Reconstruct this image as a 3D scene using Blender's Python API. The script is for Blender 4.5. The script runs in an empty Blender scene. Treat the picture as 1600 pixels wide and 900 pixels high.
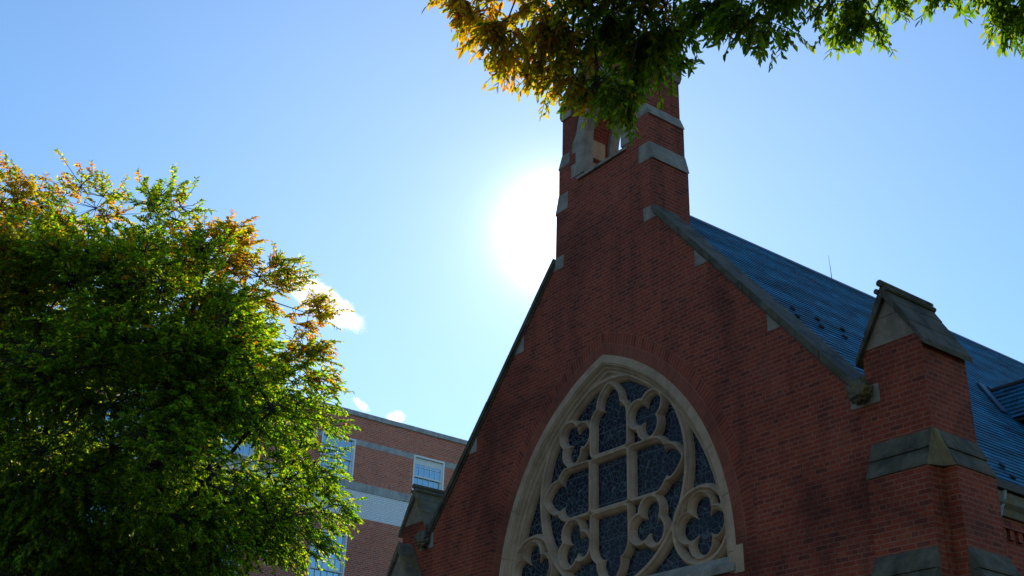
import bpy, bmesh, math, random
import numpy as np
from mathutils import Vector, Matrix, geometry, noise

# ------------------------------------------------------------------ camera, sky, sun, exposure
S = bpy.context.scene
COL = S.collection
CAM = Vector((14.97, -13.0, 1.6))
RIGHT = Vector((0.6015053, 0.7983064, 0.0299693))
UP = Vector((0.3368728, -0.2874847, 0.8965876))
FWD = Vector((-0.7243673, 0.5292064, 0.4418513))
cam_data = bpy.data.cameras.new('camera')
cam = bpy.data.objects.new('camera', cam_data)
COL.objects.link(cam)
S.camera = cam
cam_data.sensor_width = 36.0
cam_data.lens = 42.09
cam_data.clip_start = 0.1
cam_data.clip_end = 12000
mw = Matrix.Identity(4)
for r_ in range(3):
    mw[r_][0] = RIGHT[r_]; mw[r_][1] = UP[r_]; mw[r_][2] = -FWD[r_]; mw[r_][3] = CAM[r_]
cam.matrix_world = mw
SUN = Vector((-0.6841, 0.5454, 0.4843)).normalized()
SUN_EL = math.asin(SUN.z)
SUN_ROT = math.atan2(SUN.x, SUN.y)

world = bpy.data.worlds.new('World')
S.world = world
world.use_nodes = True
wn = world.node_tree.nodes; wl = world.node_tree.links
wn.clear()
sky = wn.new('ShaderNodeTexSky')
sky.sky_type = 'NISHITA'
sky.sun_disc = False
sky.sun_elevation = SUN_EL
sky.sun_rotation = SUN_ROT
sky.altitude = 50
sky.air_density = 1.3
sky.dust_density = 0.05
sky.ozone_density = 6.5
bg = wn.new('ShaderNodeBackground'); bg.inputs[1].default_value = 0.15
wo = wn.new('ShaderNodeOutputWorld')
# circumsolar aureole: the air round the sun scatters more light forward than the sky model's average haze
geo_w = wn.new('ShaderNodeNewGeometry')
dotn = wn.new('ShaderNodeVectorMath'); dotn.operation = 'DOT_PRODUCT'
dotn.inputs[1].default_value = (-SUN.x, -SUN.y, -SUN.z)
wl.new(geo_w.outputs['Incoming'], dotn.inputs[0])
def aureole(power, gain):
    mx = wn.new('ShaderNodeMath'); mx.operation = 'MAXIMUM'; mx.inputs[1].default_value = 0.0
    wl.new(dotn.outputs['Value'], mx.inputs[0])
    pw = wn.new('ShaderNodeMath'); pw.operation = 'POWER'; pw.inputs[1].default_value = power
    wl.new(mx.outputs[0], pw.inputs[0])
    mu = wn.new('ShaderNodeMath'); mu.operation = 'MULTIPLY'; mu.inputs[1].default_value = gain
    wl.new(pw.outputs[0], mu.inputs[0])
    return mu
a1 = aureole(1600.0, 14.0); a2 = aureole(18.0, 1.2); a3 = aureole(300.0, 1.6)
ad = wn.new('ShaderNodeMath'); ad.operation = 'ADD'
wl.new(a1.outputs[0], ad.inputs[0]); wl.new(a2.outputs[0], ad.inputs[1])
ad2 = wn.new('ShaderNodeMath'); ad2.operation = 'ADD'
wl.new(ad.outputs[0], ad2.inputs[0]); wl.new(a3.outputs[0], ad2.inputs[1])
tint = wn.new('ShaderNodeVectorMath'); tint.operation = 'SCALE'
tint.inputs[0].default_value = (1.0, 0.97, 0.92)
wl.new(ad2.outputs[0], tint.inputs['Scale'])
sm = wn.new('ShaderNodeVectorMath'); sm.operation = 'ADD'
grade = wn.new('ShaderNodeVectorMath'); grade.operation = 'MULTIPLY'; grade.inputs[1].default_value = (0.955, 1.01, 0.985)
wl.new(sky.outputs[0], grade.inputs[0]); wl.new(grade.outputs[0], sm.inputs[0]); wl.new(tint.outputs[0], sm.inputs[1])
wl.new(sm.outputs[0], bg.inputs[0])
wl.new(bg.outputs[0], wo.inputs[0])

sun_data = bpy.data.lights.new('sun', 'SUN')
sun_data.energy = 5.0
sun_data.angle = math.radians(0.5)
sun_data.color = (1.0, 0.94, 0.84)
sun = bpy.data.objects.new('sun', sun_data)
COL.objects.link(sun)
sun.rotation_euler = SUN.to_track_quat('Z', 'Y').to_euler()
sun.location = (0, 0, 60)

S.view_settings.view_transform = 'Standard'
S.view_settings.look = 'None'
S.view_settings.exposure = 0.2
S.view_settings.gamma = 1.0
S.render.engine = 'CYCLES'
S.cycles.use_denoising = True
S.cycles.max_bounces = 8
S.cycles.transmission_bounces = 6
S.cycles.transparent_max_bounces = 8
S.cycles.volume_bounces = 3
random.seed(11)
rng = np.random.default_rng(11)

# ------------------------------------------------------------------ helpers
def tag(o, label=None, cat=None, group=None, kind=None):
    if label: o['label'] = label
    if cat: o['category'] = cat
    if group: o['group'] = group
    if kind: o['kind'] = kind
    return o

def empty(name, loc, label=None, cat=None, group=None):
    o = bpy.data.objects.new(name, None); COL.objects.link(o)
    o.location = loc; o.empty_display_size = 0.3
    return tag(o, label, cat, group)

class MB:
    """Collects shapes; build() links them as ONE mesh object."""
    def __init__(s): s.v = []; s.f = []; s.uv = None
    def add(s, vs, fs):
        n = len(s.v); s.v += [tuple(p) for p in vs]; s.f += [tuple(i + n for i in f) for f in fs]; return s
    def box(s, x0, x1, y0, y1, z0, z1):
        return s.hexa([(x0,y0,z0),(x1,y0,z0),(x1,y1,z0),(x0,y1,z0),(x0,y0,z1),(x1,y0,z1),(x1,y1,z1),(x0,y1,z1)])
    def hexa(s, p):
        return s.add(p, [(0,3,2,1),(4,5,6,7),(0,1,5,4),(1,2,6,5),(2,3,7,6),(3,0,4,7)])
    def prism(s, outer, y0, y1, holes=(), axis='y'):
        """polygon in (a, z) extruded along y (axis y: a = x) or along x (axis x: a = y)"""
        loops = [list(outer)] + [list(h) for h in holes]
        flat = [p for l in loops for p in l]
        tris = geometry.tessellate_polygon([[Vector((a, b, 0)) for a, b in l] for l in loops])
        P = (lambda a, b, c: (a, c, b)) if axis == 'y' else (lambda a, b, c: (c, a, b))
        n = len(flat)
        vs = [P(a, b, y0) for a, b in flat] + [P(a, b, y1) for a, b in flat]
        fs = []
        for t in tris:
            fs.append(tuple(t)); fs.append(tuple(i + n for i in reversed(t)))
        k = 0
        for l in loops:
            m = len(l)
            for i in range(m):
                j = (i + 1) % m
                fs.append((k + i, k + j, k + j + n, k + i + n))
            k += m
        return s.add(vs, fs)
    def tube(s, pts, rad, seg=6, cap=True):
        pts = [Vector(p) for p in pts]
        rad = rad if hasattr(rad, '__len__') else [rad] * len(pts)
        vs = []; fs = []
        up = Vector((0.13, 0.31, 0.94))
        for i, p in enumerate(pts):
            d = (pts[min(i+1, len(pts)-1)] - pts[max(i-1, 0)]).normalized()
            a = d.cross(up)
            if a.length < 1e-3: a = d.cross(Vector((1, 0, 0)))
            a.normalize(); b = d.cross(a)
            for k in range(seg):
                t = 2 * math.pi * k / seg
                vs.append(p + (a * math.cos(t) + b * math.sin(t)) * rad[i])
        for i in range(len(pts) - 1):
            for k in range(seg):
                k2 = (k + 1) % seg
                fs.append((i*seg+k, i*seg+k2, (i+1)*seg+k2, (i+1)*seg+k))
        if cap:
            fs.append(tuple(range(seg))); fs.append(tuple((len(pts)-1)*seg + k for k in range(seg)))
        return s.add(vs, fs)
    def build(s, name, mat, parent=None, bevel=0.0, smooth=False, recalc=True, label=None, kind=None):
        me = bpy.data.meshes.new(name)
        me.from_pydata(s.v, [], s.f); me.update()
        if recalc:
            bm = bmesh.new(); bm.from_mesh(me)
            bmesh.ops.recalc_face_normals(bm, faces=bm.faces[:]); bm.to_mesh(me); bm.free()
        me.materials.append(mat)
        o = bpy.data.objects.new(name, me); COL.objects.link(o)
        if parent is not None:
            o.parent = parent
            base = parent
            off = Vector((0, 0, 0))
            while base is not None:
                off += Vector(base.location); base = base.parent
            o.location = -off
        if bevel:
            m = o.modifiers.new('bevel', 'BEVEL'); m.width = bevel; m.segments = 2; m.limit_method = 'ANGLE'; m.angle_limit = math.radians(35)
        if smooth:
            for p in me.polygons: p.use_smooth = True
        return tag(o, label, None, None, kind)

def N(nt, t, **kw):
    n = nt.nodes.new(t)
    for k, v in kw.items(): setattr(n, k, v)
    return n
def new_mat(name):
    m = bpy.data.materials.new(name); m.use_nodes = True
    nt = m.node_tree; nt.nodes.clear()
    out = N(nt, 'ShaderNodeOutputMaterial'); b = N(nt, 'ShaderNodeBsdfPrincipled')
    nt.links.new(b.outputs[0], out.inputs[0])
    return m, nt, b, out
def ramp(nt, stops, src=None, interp='LINEAR'):
    r = N(nt, 'ShaderNodeValToRGB'); e = r.color_ramp; e.interpolation = interp
    while len(e.elements) < len(stops): e.elements.new(0.5)
    for el, (p, c) in zip(e.elements, stops):
        el.position = p; el.color = (*c, 1) if len(c) == 3 else c
    if src is not None: nt.links.new(src, r.inputs[0])
    return r
def mix(nt, a, b, fac, blend='MIX'):
    m = N(nt, 'ShaderNodeMix', data_type='RGBA', blend_type=blend)
    for s, v in ((m.inputs[0], fac), (m.inputs[6], a), (m.inputs[7], b)):
        if hasattr(v, 'is_linked'): nt.links.new(v, s)
        elif isinstance(v, (int, float)): s.default_value = v
        else: s.default_value = (*v, 1)
    return m.outputs[2]
def mth(nt, op, a, b=None, clamp=False):
    m = N(nt, 'ShaderNodeMath', operation=op, use_clamp=clamp)
    for s, v in ((m.inputs[0], a), (m.inputs[1], b)):
        if v is None: continue
        if hasattr(v, 'is_linked'): nt.links.new(v, s)
        else: s.default_value = v
    return m.outputs[0]
def noise_tex(nt, vec, scale, detail=4, rough=0.55, dist=0.0):
    n = N(nt, 'ShaderNodeTexNoise'); n.inputs['Scale'].default_value = scale
    n.inputs['Detail'].default_value = detail; n.inputs['Roughness'].default_value = rough
    n.inputs['Distortion'].default_value = dist
    if vec is not None: nt.links.new(vec, n.inputs['Vector'])
    return n.outputs['Fac']
def scaled(nt, vec, s):
    m = N(nt, 'ShaderNodeMapping'); m.inputs['Scale'].default_value = s
    nt.links.new(vec, m.inputs['Vector']); return m.outputs[0]

# ------------------------------------------------------------------ materials
def wall_uv(nt):
    """metres along the wall and up it, whichever way the wall faces"""
    g = N(nt, 'ShaderNodeNewGeometry')
    sp = N(nt, 'ShaderNodeSeparateXYZ'); nt.links.new(g.outputs['Position'], sp.inputs[0])
    sn = N(nt, 'ShaderNodeSeparateXYZ'); nt.links.new(g.outputs['True Normal'], sn.inputs[0])
    ax = mth(nt, 'ABSOLUTE', sn.outputs[0]); f = mth(nt, 'GREATER_THAN', ax, 0.6)
    u = N(nt, 'ShaderNodeMix', data_type='FLOAT')
    nt.links.new(f, u.inputs[0]); nt.links.new(sp.outputs[0], u.inputs[2]); nt.links.new(sp.outputs[1], u.inputs[3])
    c = N(nt, 'ShaderNodeCombineXYZ'); nt.links.new(u.outputs[0], c.inputs[0]); nt.links.new(sp.outputs[2], c.inputs[1])
    return c.outputs[0], g.outputs['Position']

def brick_mat(name, shades, mortar, row=0.0714, width=0.215, gap=0.011, stain=0.6, use_uv=False, seed=0.0, bump=0.5):
    m, nt, b, out = new_mat(name)
    if use_uv:
        uvn = N(nt, 'ShaderNodeUVMap'); vec = uvn.outputs[0]
        g = N(nt, 'ShaderNodeNewGeometry'); pos = g.outputs['Position']
    else:
        vec, pos = wall_uv(nt)
    # courses are never ruler straight
    wob = N(nt, 'ShaderNodeTexNoise'); wob.inputs['Scale'].default_value = 2.3; wob.inputs['Detail'].default_value = 3
    nt.links.new(pos, wob.inputs['Vector'])
    wsub = N(nt, 'ShaderNodeVectorMath', operation='SUBTRACT'); nt.links.new(wob.outputs['Color'], wsub.inputs[0]); wsub.inputs[1].default_value = (.5, .5, .5)
    wsc = N(nt, 'ShaderNodeVectorMath', operation='SCALE'); wsc.inputs['Scale'].default_value = 0.022; nt.links.new(wsub.outputs[0], wsc.inputs[0])
    wad = N(nt, 'ShaderNodeVectorMath', operation='ADD'); nt.links.new(vec, wad.inputs[0]); nt.links.new(wsc.outputs[0], wad.inputs[1])
    t = N(nt, 'ShaderNodeTexBrick'); t.offset = 0.5; t.offset_frequency = 2; t.squash = 0.5; t.squash_frequency = 6
    t.inputs['Color1'].default_value = (0, 0, 0, 1); t.inputs['Color2'].default_value = (1, 1, 1, 1); t.inputs['Mortar'].default_value = (0.5, 0.5, 0.5, 1)
    t.inputs['Scale'].default_value = 1; t.inputs['Mortar Size'].default_value = gap; t.inputs['Mortar Smooth'].default_value = 0.25
    t.inputs['Bias'].default_value = 0; t.inputs['Brick Width'].default_value = width; t.inputs['Row Height'].default_value = row
    nt.links.new(wad.outputs[0], t.inputs['Vector'])
    n = len(shades)
    sh = ramp(nt, [(0.02 + 0.96 * i / (n - 1), c) for i, c in enumerate(shades)], t.outputs['Color'])
    grain = noise_tex(nt, pos, 38, 4)
    c1 = mix(nt, sh.outputs[0], (0.5, 0.42, 0.4), mth(nt, 'MULTIPLY', mth(nt, 'SUBTRACT', grain, 0.45, True), 0.35))
    mj = noise_tex(nt, pos, 9, 3)
    mort = mix(nt, mortar, tuple(c * 0.45 for c in mortar), mj)
    c2 = mix(nt, c1, mort, t.outputs['Fac'])
    # soot and rain marks: broad patches and vertical runs
    big = ramp(nt, [(0.47, (0, 0, 0)), (0.66, (1, 1, 1))], noise_tex(nt, scaled(nt, pos, (0.35, 0.35, 0.35)), 1.3, 7, 0.62, 0.6))
    run = ramp(nt, [(0.50, (0, 0, 0)), (0.72, (1, 1, 1))], noise_tex(nt, scaled(nt, pos, (2.6, 2.6, 0.22)), 1.0, 5, 0.6))
    dirt = mth(nt, 'MULTIPLY', mth(nt, 'MAXIMUM', big.outputs[0], mth(nt, 'MULTIPLY', run.outputs[0], 0.7)), stain)
    c3 = mix(nt, c2, (0.27, 0.24, 0.24), dirt, 'MULTIPLY')
    pale = ramp(nt, [(0.58, (0, 0, 0)), (0.8, (1, 1, 1))], noise_tex(nt, scaled(nt, pos, (1, 1, 0.6)), 1.1, 5, 0.65, 0.3))
    c4 = mix(nt, c3, (0.34, 0.16, 0.11), mth(nt, 'MULTIPLY', pale.outputs[0], 0.2))
    nt.links.new(c4, b.inputs['Base Color'])
    b.inputs['Roughness'].default_value = 0.85; b.inputs['Specular IOR Level'].default_value = 0.25
    h = mth(nt, 'SUBTRACT', mth(nt, 'MULTIPLY', grain, 0.3), t.outputs['Fac'])
    bp = N(nt, 'ShaderNodeBump'); bp.inputs['Strength'].default_value = bump; bp.inputs['Distance'].default_value = 0.012
    nt.links.new(h, bp.inputs['Height']); nt.links.new(bp.outputs[0], b.inputs['Normal'])
    return m

def stone_mat(name, base, dark, moss=None, moss_amt=0.0, joint=0.0, streak=0.6, rough=0.85):
    m, nt, b, out = new_mat(name)
    g = N(nt, 'ShaderNodeNewGeometry'); pos = g.outputs['Position']
    n1 = noise_tex(nt, pos, 3.2, 7, 0.62); n2 = noise_tex(nt, pos, 45, 4, 0.6)
    c = mix(nt, base, dark, ramp(nt, [(0.42, (0, 0, 0)), (0.66, (1, 1, 1))], n1).outputs[0])
    st = ramp(nt, [(0.5, (0, 0, 0)), (0.75, (1, 1, 1))], noise_tex(nt, scaled(nt, pos, (4, 4, 0.4)), 1.0, 5))
    c = mix(nt, c, tuple(x * 0.4 for x in dark), mth(nt, 'MULTIPLY', st.outputs[0], streak))
    c = mix(nt, c, tuple(min(1, x * 1.25) for x in base), mth(nt, 'MULTIPLY', mth(nt, 'SUBTRACT', n2, 0.5, True), 1.2))
    lich = ramp(nt, [(0.60, (0, 0, 0)), (0.66, (1, 1, 1))], noise_tex(nt, pos, 11, 5, 0.7))
    c = mix(nt, c, tuple(min(1, x * 1.7 + 0.02) for x in base), mth(nt, 'MULTIPLY', lich.outputs[0], 0.4))
    if moss:
        sn = N(nt, 'ShaderNodeSeparateXYZ'); nt.links.new(g.outputs['True Normal'], sn.inputs[0])
        mm = ramp(nt, [(0.45, (0, 0, 0)), (0.62, (1, 1, 1))], noise_tex(nt, pos, 5, 6, 0.7))
        c = mix(nt, c, moss, mth(nt, 'MULTIPLY', mm.outputs[0], moss_amt))
    if joint:
        v, _ = wall_uv(nt)
        t = N(nt, 'ShaderNodeTexBrick'); t.inputs['Scale'].default_value = 1; t.inputs['Mortar Size'].default_value = 0.006
        t.inputs['Brick Width'].default_value = joint; t.inputs['Row Height'].default_value = joint * 0.62; nt.links.new(v, t.inputs['Vector'])
        c = mix(nt, c, tuple(x * 0.5 for x in dark), mth(nt, 'MULTIPLY', t.outputs['Fac'], 0.7))
    nt.links.new(c, b.inputs['Base Color'])
    b.inputs['Roughness'].default_value = rough; b.inputs['Specular IOR Level'].default_value = 0.3
    bp = N(nt, 'ShaderNodeBump'); bp.inputs['Strength'].default_value = 0.35; bp.inputs['Distance'].default_value = 0.01
    nt.links.new(mth(nt, 'ADD', n1, mth(nt, 'MULTIPLY', n2, 0.4)), bp.inputs['Height']); nt.links.new(bp.outputs[0], b.inputs['Normal'])
    return m

def plain_mat(name, col, rough=0.5, metal=0.0, spec=0.5, var=0.15, scale=12):
    m, nt, b, out = new_mat(name)
    g = N(nt, 'ShaderNodeNewGeometry')
    n1 = noise_tex(nt, g.outputs['Position'], scale, 5)
    nt.links.new(mix(nt, tuple(c * (1 - var) for c in col), tuple(min(1, c * (1 + var)) for c in col), n1), b.inputs['Base Color'])
    b.inputs['Roughness'].default_value = rough; b.inputs['Metallic'].default_value = metal; b.inputs['Specular IOR Level'].default_value = spec
    return m

def slate_mat(name, along='y', row=0.14):
    m, nt, b, out = new_mat(name)
    uvn = N(nt, 'ShaderNodeUVMap'); vec = uvn.outputs[0]
    g = N(nt, 'ShaderNodeNewGeometry'); pos = g.outputs['Position']
    t = N(nt, 'ShaderNodeTexBrick'); t.offset = 0.47; t.offset_frequency = 2; t.squash = 0.8; t.squash_frequency = 3
    t.inputs['Color1'].default_value = (0, 0, 0, 1); t.inputs['Color2'].default_value = (1, 1, 1, 1); t.inputs['Mortar'].default_value = (0, 0, 0, 1)
    t.inputs['Scale'].default_value = 1; t.inputs['Mortar Size'].default_value = 0.006; t.inputs['Mortar Smooth'].default_value = 0.1
    t.inputs['Brick Width'].default_value = 0.26; t.inputs['Row Height'].default_value = row
    nt.links.new(vec, t.inputs['Vector'])
    sh = ramp(nt, [(0.0, (0.006, 0.065, 0.13)), (0.3, (0.008, 0.135, 0.25)), (0.6, (0.012, 0.185, 0.33)), (0.85, (0.010, 0.15, 0.27)), (1.0, (0.03, 0.26, 0.41))], t.outputs['Color'])
    pat = ramp(nt, [(0.45, (0, 0, 0)), (0.65, (1, 1, 1))], noise_tex(nt, scaled(nt, pos, (1, 0.35, 1)), 1.3, 6, 0.65))
    c = mix(nt, sh.outputs[0], (0.45, 0.42, 0.36), mth(nt, 'MULTIPLY', pat.outputs[0], 0.85), 'MULTIPLY')
    c = mix(nt, c, (0.01, 0.012, 0.015), t.outputs['Fac'])
    nt.links.new(c, b.inputs['Base Color'])
    rr = ramp(nt, [(0, (.6, .6, .6)), (1, (.8, .8, .8))], t.outputs['Color'])
    nt.links.new(rr.outputs[0], b.inputs['Roughness']); b.inputs['Specular IOR Level'].default_value = 0.2
    gr = noise_tex(nt, pos, 22, 4)
    bp = N(nt, 'ShaderNodeBump'); bp.inputs['Strength'].default_value = 0.5; bp.inputs['Distance'].default_value = 0.01
    nt.links.new(mth(nt, 'ADD', mth(nt, 'MULTIPLY', gr, 0.5), mth(nt, 'MULTIPLY', t.outputs['Color'], 0.6)), bp.inputs['Height']); nt.links.new(bp.outputs[0], b.inputs['Normal'])
    return m

def leaded_glass_mat(name):
    m, nt, b, out = new_mat(name)
    g = N(nt, 'ShaderNodeNewGeometry'); pos = scaled(nt, g.outputs['Position'], (1, 0.0, 1))
    v = N(nt, 'ShaderNodeTexVoronoi', feature='DISTANCE_TO_EDGE'); v.inputs['Scale'].default_value = 9.5; v.inputs['Randomness'].default_value = 0.95
    w = N(nt, 'ShaderNodeTexVoronoi', feature='F1'); w.inputs['Scale'].default_value = 9.5; w.inputs['Randomness'].default_value = 0.95
    nz = N(nt, 'ShaderNodeTexNoise'); nz.inputs['Scale'].default_value = 2.2; nt.links.new(pos, nz.inputs['Vector'])
    ws = N(nt, 'ShaderNodeVectorMath', operation='SCALE'); ws.inputs['Scale'].default_value = 0.25; nt.links.new(nz.outputs['Color'], ws.inputs[0])
    wa = N(nt, 'ShaderNodeVectorMath', operation='ADD'); nt.links.new(pos, wa.inputs[0]); nt.links.new(ws.outputs[0], wa.inputs[1])
    nt.links.new(wa.outputs[0], v.inputs['Vector']); nt.links.new(wa.outputs[0], w.inputs['Vector'])
    # saddle bars every 0.6 m or so
    sp = N(nt, 'ShaderNodeSeparateXYZ'); nt.links.new(pos, sp.inputs[0])
    bar = mth(nt, 'LESS_THAN', mth(nt, 'ABSOLUTE', mth(nt, 'SUBTRACT', mth(nt, 'FRACT', mth(nt, 'MULTIPLY', sp.outputs[2], 1.55)), 0.5)), 0.012)
    lead = mth(nt, 'MAXIMUM', mth(nt, 'LESS_THAN', v.outputs['Distance'], 0.05), bar)
    cell = ramp(nt, [(0.0, (0.004, 0.007, 0.016)), (0.3, (0.010, 0.006, 0.016)), (0.5, (0.006, 0.014, 0.022)), (0.7, (0.016, 0.008, 0.010)), (0.88, (0.006, 0.018, 0.020)), (0.97, (0.03, 0.05, 0.08))], w.outputs['Color'])
    c = mix(nt, cell.outputs[0], (0.075, 0.085, 0.095), lead)
    nt.links.new(c, b.inputs['Base Color'])
    nt.links.new(mix(nt, (0.22, 0.22, 0.22), (0.6, 0.6, 0.6), lead), b.inputs['Roughness'])
    b.inputs['Specular IOR Level'].default_value = 0.10
    # each quarry sits at its own slight tilt, so it mirrors another bit of sky
    bp = N(nt, 'ShaderNodeBump'); bp.inputs['Strength'].default_value = 0.6; bp.inputs['Distance'].default_value = 0.03
    gr = N(nt, 'ShaderNodeVectorMath', operation='DOT_PRODUCT'); nt.links.new(w.outputs['Color'], gr.inputs[0])
    nt.links.new(pos, gr.inputs[1])
    nt.links.new(mth(nt, 'ADD', mth(nt, 'MULTIPLY', gr.outputs['Value'], 0.25), mth(nt, 'MULTIPLY', lead, 0.3)), bp.inputs['Height'])
    nt.links.new(bp.outputs[0], b.inputs['Normal'])
    return m

def leaf_mat(name, trans=(1.25, 1.35, 0.55), tfac=0.5):
    m, nt, b, out = new_mat(name)
    a = N(nt, 'ShaderNodeAttribute', attribute_name='leaf_colour')
    g = N(nt, 'ShaderNodeNewGeometry')
    c = mix(nt, a.outputs['Color'], (0.6, 0.6, 0.5), mth(nt, 'MULTIPLY', noise_tex(nt, g.outputs['Position'], 30, 3), 0.6), 'MULTIPLY')
    nt.links.new(c, b.inputs['Base Color']); b.inputs['Roughness'].default_value = 0.5; b.inputs['Specular IOR Level'].default_value = 0.2
    tc = mix(nt, c, trans, 1.0, 'MULTIPLY'); tc.node.clamp_result = True
    t = N(nt, 'ShaderNodeBsdfTranslucent'); nt.links.new(tc, t.inputs['Color'])
    ms = N(nt, 'ShaderNodeMixShader'); ms.inputs[0].default_value = tfac
    nt.links.new(b.outputs[0], ms.inputs[1]); nt.links.new(t.outputs[0], ms.inputs[2])
    nt.links.new(ms.outputs[0], out.inputs[0])
    return m

RED = [(0.13, 0.018, 0.008), (0.20, 0.025, 0.009), (0.245, 0.032, 0.010), (0.22, 0.028, 0.010), (0.28, 0.042, 0.013), (0.18, 0.025, 0.011)]
BROWN = [(0.40, 0.088, 0.044), (0.52, 0.118, 0.056), (0.58, 0.138, 0.066), (0.54, 0.122, 0.060), (0.62, 0.170, 0.085)]
M = {}
M['brick'] = brick_mat('chapel_brick', RED, (0.34, 0.13, 0.08), gap=0.0095, stain=0.8)
M['arch_brick'] = brick_mat('arch_brick', RED, (0.34, 0.13, 0.08), row=0.215, width=0.0725, gap=0.009, use_uv=True, stain=0.75)
M['brown_brick'] = brick_mat('college_brick', BROWN, (0.74, 0.47, 0.36), row=0.078, width=0.225, gap=0.013, stain=0.25)
M['white_brick'] = brick_mat('painted_brick', [(0.84, 0.85, 0.86), (0.88, 0.885, 0.89), (0.90, 0.905, 0.91)], (0.76, 0.77, 0.79), row=0.078, width=0.225, gap=0.010, stain=0.06)
M['stone'] = stone_mat('cream_limestone', (0.39, 0.255, 0.165), (0.27, 0.175, 0.11), streak=0.35, joint=0.0)
M['stone_grey'] = stone_mat('grey_limestone', (0.27, 0.225, 0.185), (0.15, 0.125, 0.10), streak=0.5)
M['coping'] = stone_mat('weathered_coping_stone', (0.115, 0.092, 0.066), (0.033, 0.029, 0.024), moss=(0.075, 0.065, 0.025), moss_amt=0.5, streak=0.7)
M['mossy'] = stone_mat('mossy_cap_stone', (0.16, 0.14, 0.11), (0.065, 0.06, 0.05), moss=(0.16, 0.105, 0.02), moss_amt=0.8, streak=0.7)
M['cap_face'] = stone_mat('cap_gable_stone', (0.25, 0.185, 0.13), (0.15, 0.11, 0.08), streak=0.4)
M['ochre'] = stone_mat('ochre_corner_stone', (0.20, 0.145, 0.07), (0.12, 0.09, 0.05), streak=0.4)
M['slate'] = slate_mat('blue_slate')
M['glass'] = leaded_glass_mat('leaded_glass')
M['iron'] = plain_mat('black_iron', (0.02, 0.02, 0.022), 0.55, 0.4)
M['lead'] = plain_mat('lead_flashing', (0.03, 0.07, 0.12), 0.6, 0.1)
M['white_paint'] = plain_mat('white_paint', (0.80, 0.80, 0.78), 0.45)
M['dark_wood'] = plain_mat('dark_wood', (0.035, 0.028, 0.022), 0.7)
M['pipe'] = plain_mat('painted_pipe', (0.26, 0.26, 0.30), 0.4)
M['concrete'] = stone_mat('grey_concrete', (0.42, 0.42, 0.40), (0.28, 0.28, 0.27), streak=0.5)
M['blind'] = plain_mat('roller_blind', (0.75, 0.76, 0.75), 0.8)
M['bark'] = stone_mat('grey_bark', (0.045, 0.036, 0.028), (0.02, 0.017, 0.014), moss=(0.035, 0.04, 0.02), moss_amt=0.3)
M['leaf'] = leaf_mat('tree_leaf', (17.0, 15.0, 1.0), 0.66)
M['leaf_near'] = leaf_mat('overhanging_leaf', (12.0, 10.0, 0.9), 0.64)
m, nt, b, out = new_mat('window_glass')
b.inputs['Base Color'].default_value = (0.015, 0.10, 0.19, 1); b.inputs['Roughness'].default_value = 0.03
b.inputs['IOR'].default_value = 3.4; b.inputs['Specular IOR Level'].default_value = 0.9
b.inputs['Specular Tint'].default_value = (0.55, 0.85, 1.0, 1)
gg = N(nt, 'ShaderNodeNewGeometry')
bp = N(nt, 'ShaderNodeBump'); bp.inputs['Strength'].default_value = 0.08; bp.inputs['Distance'].default_value = 0.05
nt.links.new(noise_tex(nt, gg.outputs['Position'], 2.0, 2), bp.inputs['Height']); nt.links.new(bp.outputs[0], b.inputs['Normal'])
M['window_glass'] = m
m, nt, b, out = new_mat('grass_ground')
gg = N(nt, 'ShaderNodeNewGeometry')
c = ramp(nt, [(0.3, (0.035, 0.055, 0.018)), (0.55, (0.06, 0.085, 0.028)), (0.75, (0.10, 0.10, 0.045))], noise_tex(nt, gg.outputs['Position'], 1.5, 9, 0.7))
nt.links.new(c.outputs[0], b.inputs['Base Color']); b.inputs['Roughness'].default_value = 0.95
M['grass'] = m
m, nt, b, out = new_mat('paving')
gg = N(nt, 'ShaderNodeNewGeometry')
t = N(nt, 'ShaderNodeTexBrick'); t.inputs['Scale'].default_value = 1; t.inputs['Brick Width'].default_value = 0.22; t.inputs['Row Height'].default_value = 0.11
t.inputs['Mortar Size'].default_value = 0.006; t.inputs['Color1'].default_value = (0.20, 0.09, 0.06, 1); t.inputs['Color2'].default_value = (0.28, 0.14, 0.10, 1); t.inputs['Mortar'].default_value = (0.2, 0.18, 0.16, 1)
nt.links.new(gg.outputs['Position'], t.inputs['Vector']); nt.links.new(t.outputs['Color'], b.inputs['Base Color']); b.inputs['Roughness'].default_value = 0.9
M['paving'] = m

# ------------------------------------------------------------------ ground
g_ = MB(); n_ = 40; R_ = 6000.0
g_.add([(-R_, -R_, 0), (R_, -R_, 0), (R_, R_, 0), (-R_, R_, 0)], [(0, 1, 2, 3)])
tag(g_.build('ground', M['grass']), kind='structure')
p_ = MB(); p_.box(-8, 18, -16, -4.5, 0.004, 0.03); p_.box(-24, -8, -10.5, -7.5, 0.004, 0.03)
tag(p_.build('path', M['paving']), kind='structure')

# ------------------------------------------------------------------ the chapel
chapel = empty('brick_chapel', (0, 0, 0), 'red brick chapel with a steep slate roof, bell tower and large cream tracery window', 'chapel')
SL = 1.17                                  # rise over run of the gable
ZA = 14.05                                 # where the two brick rakes would meet
def rake(x): return ZA - SL * abs(x)
AC, AR, AZ = 1.30, 4.257, 6.0              # two-centred window arch: centre offset, radius, springing height

def arch_pts(d, zb, n=22):
    """pointed arch outline at inward offset d, from lower right over the apex to lower left"""
    R = AR - d; th = math.acos(AC / R)
    right = [(R * math.cos(th * i / n) - AC, AZ + R * math.sin(th * i / n)) for i in range(n + 1)]
    return [(R - AC, zb)] + right + [(-x, z) for x, z in reversed(right[:-1])] + [(-(R - AC), zb)]

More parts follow.
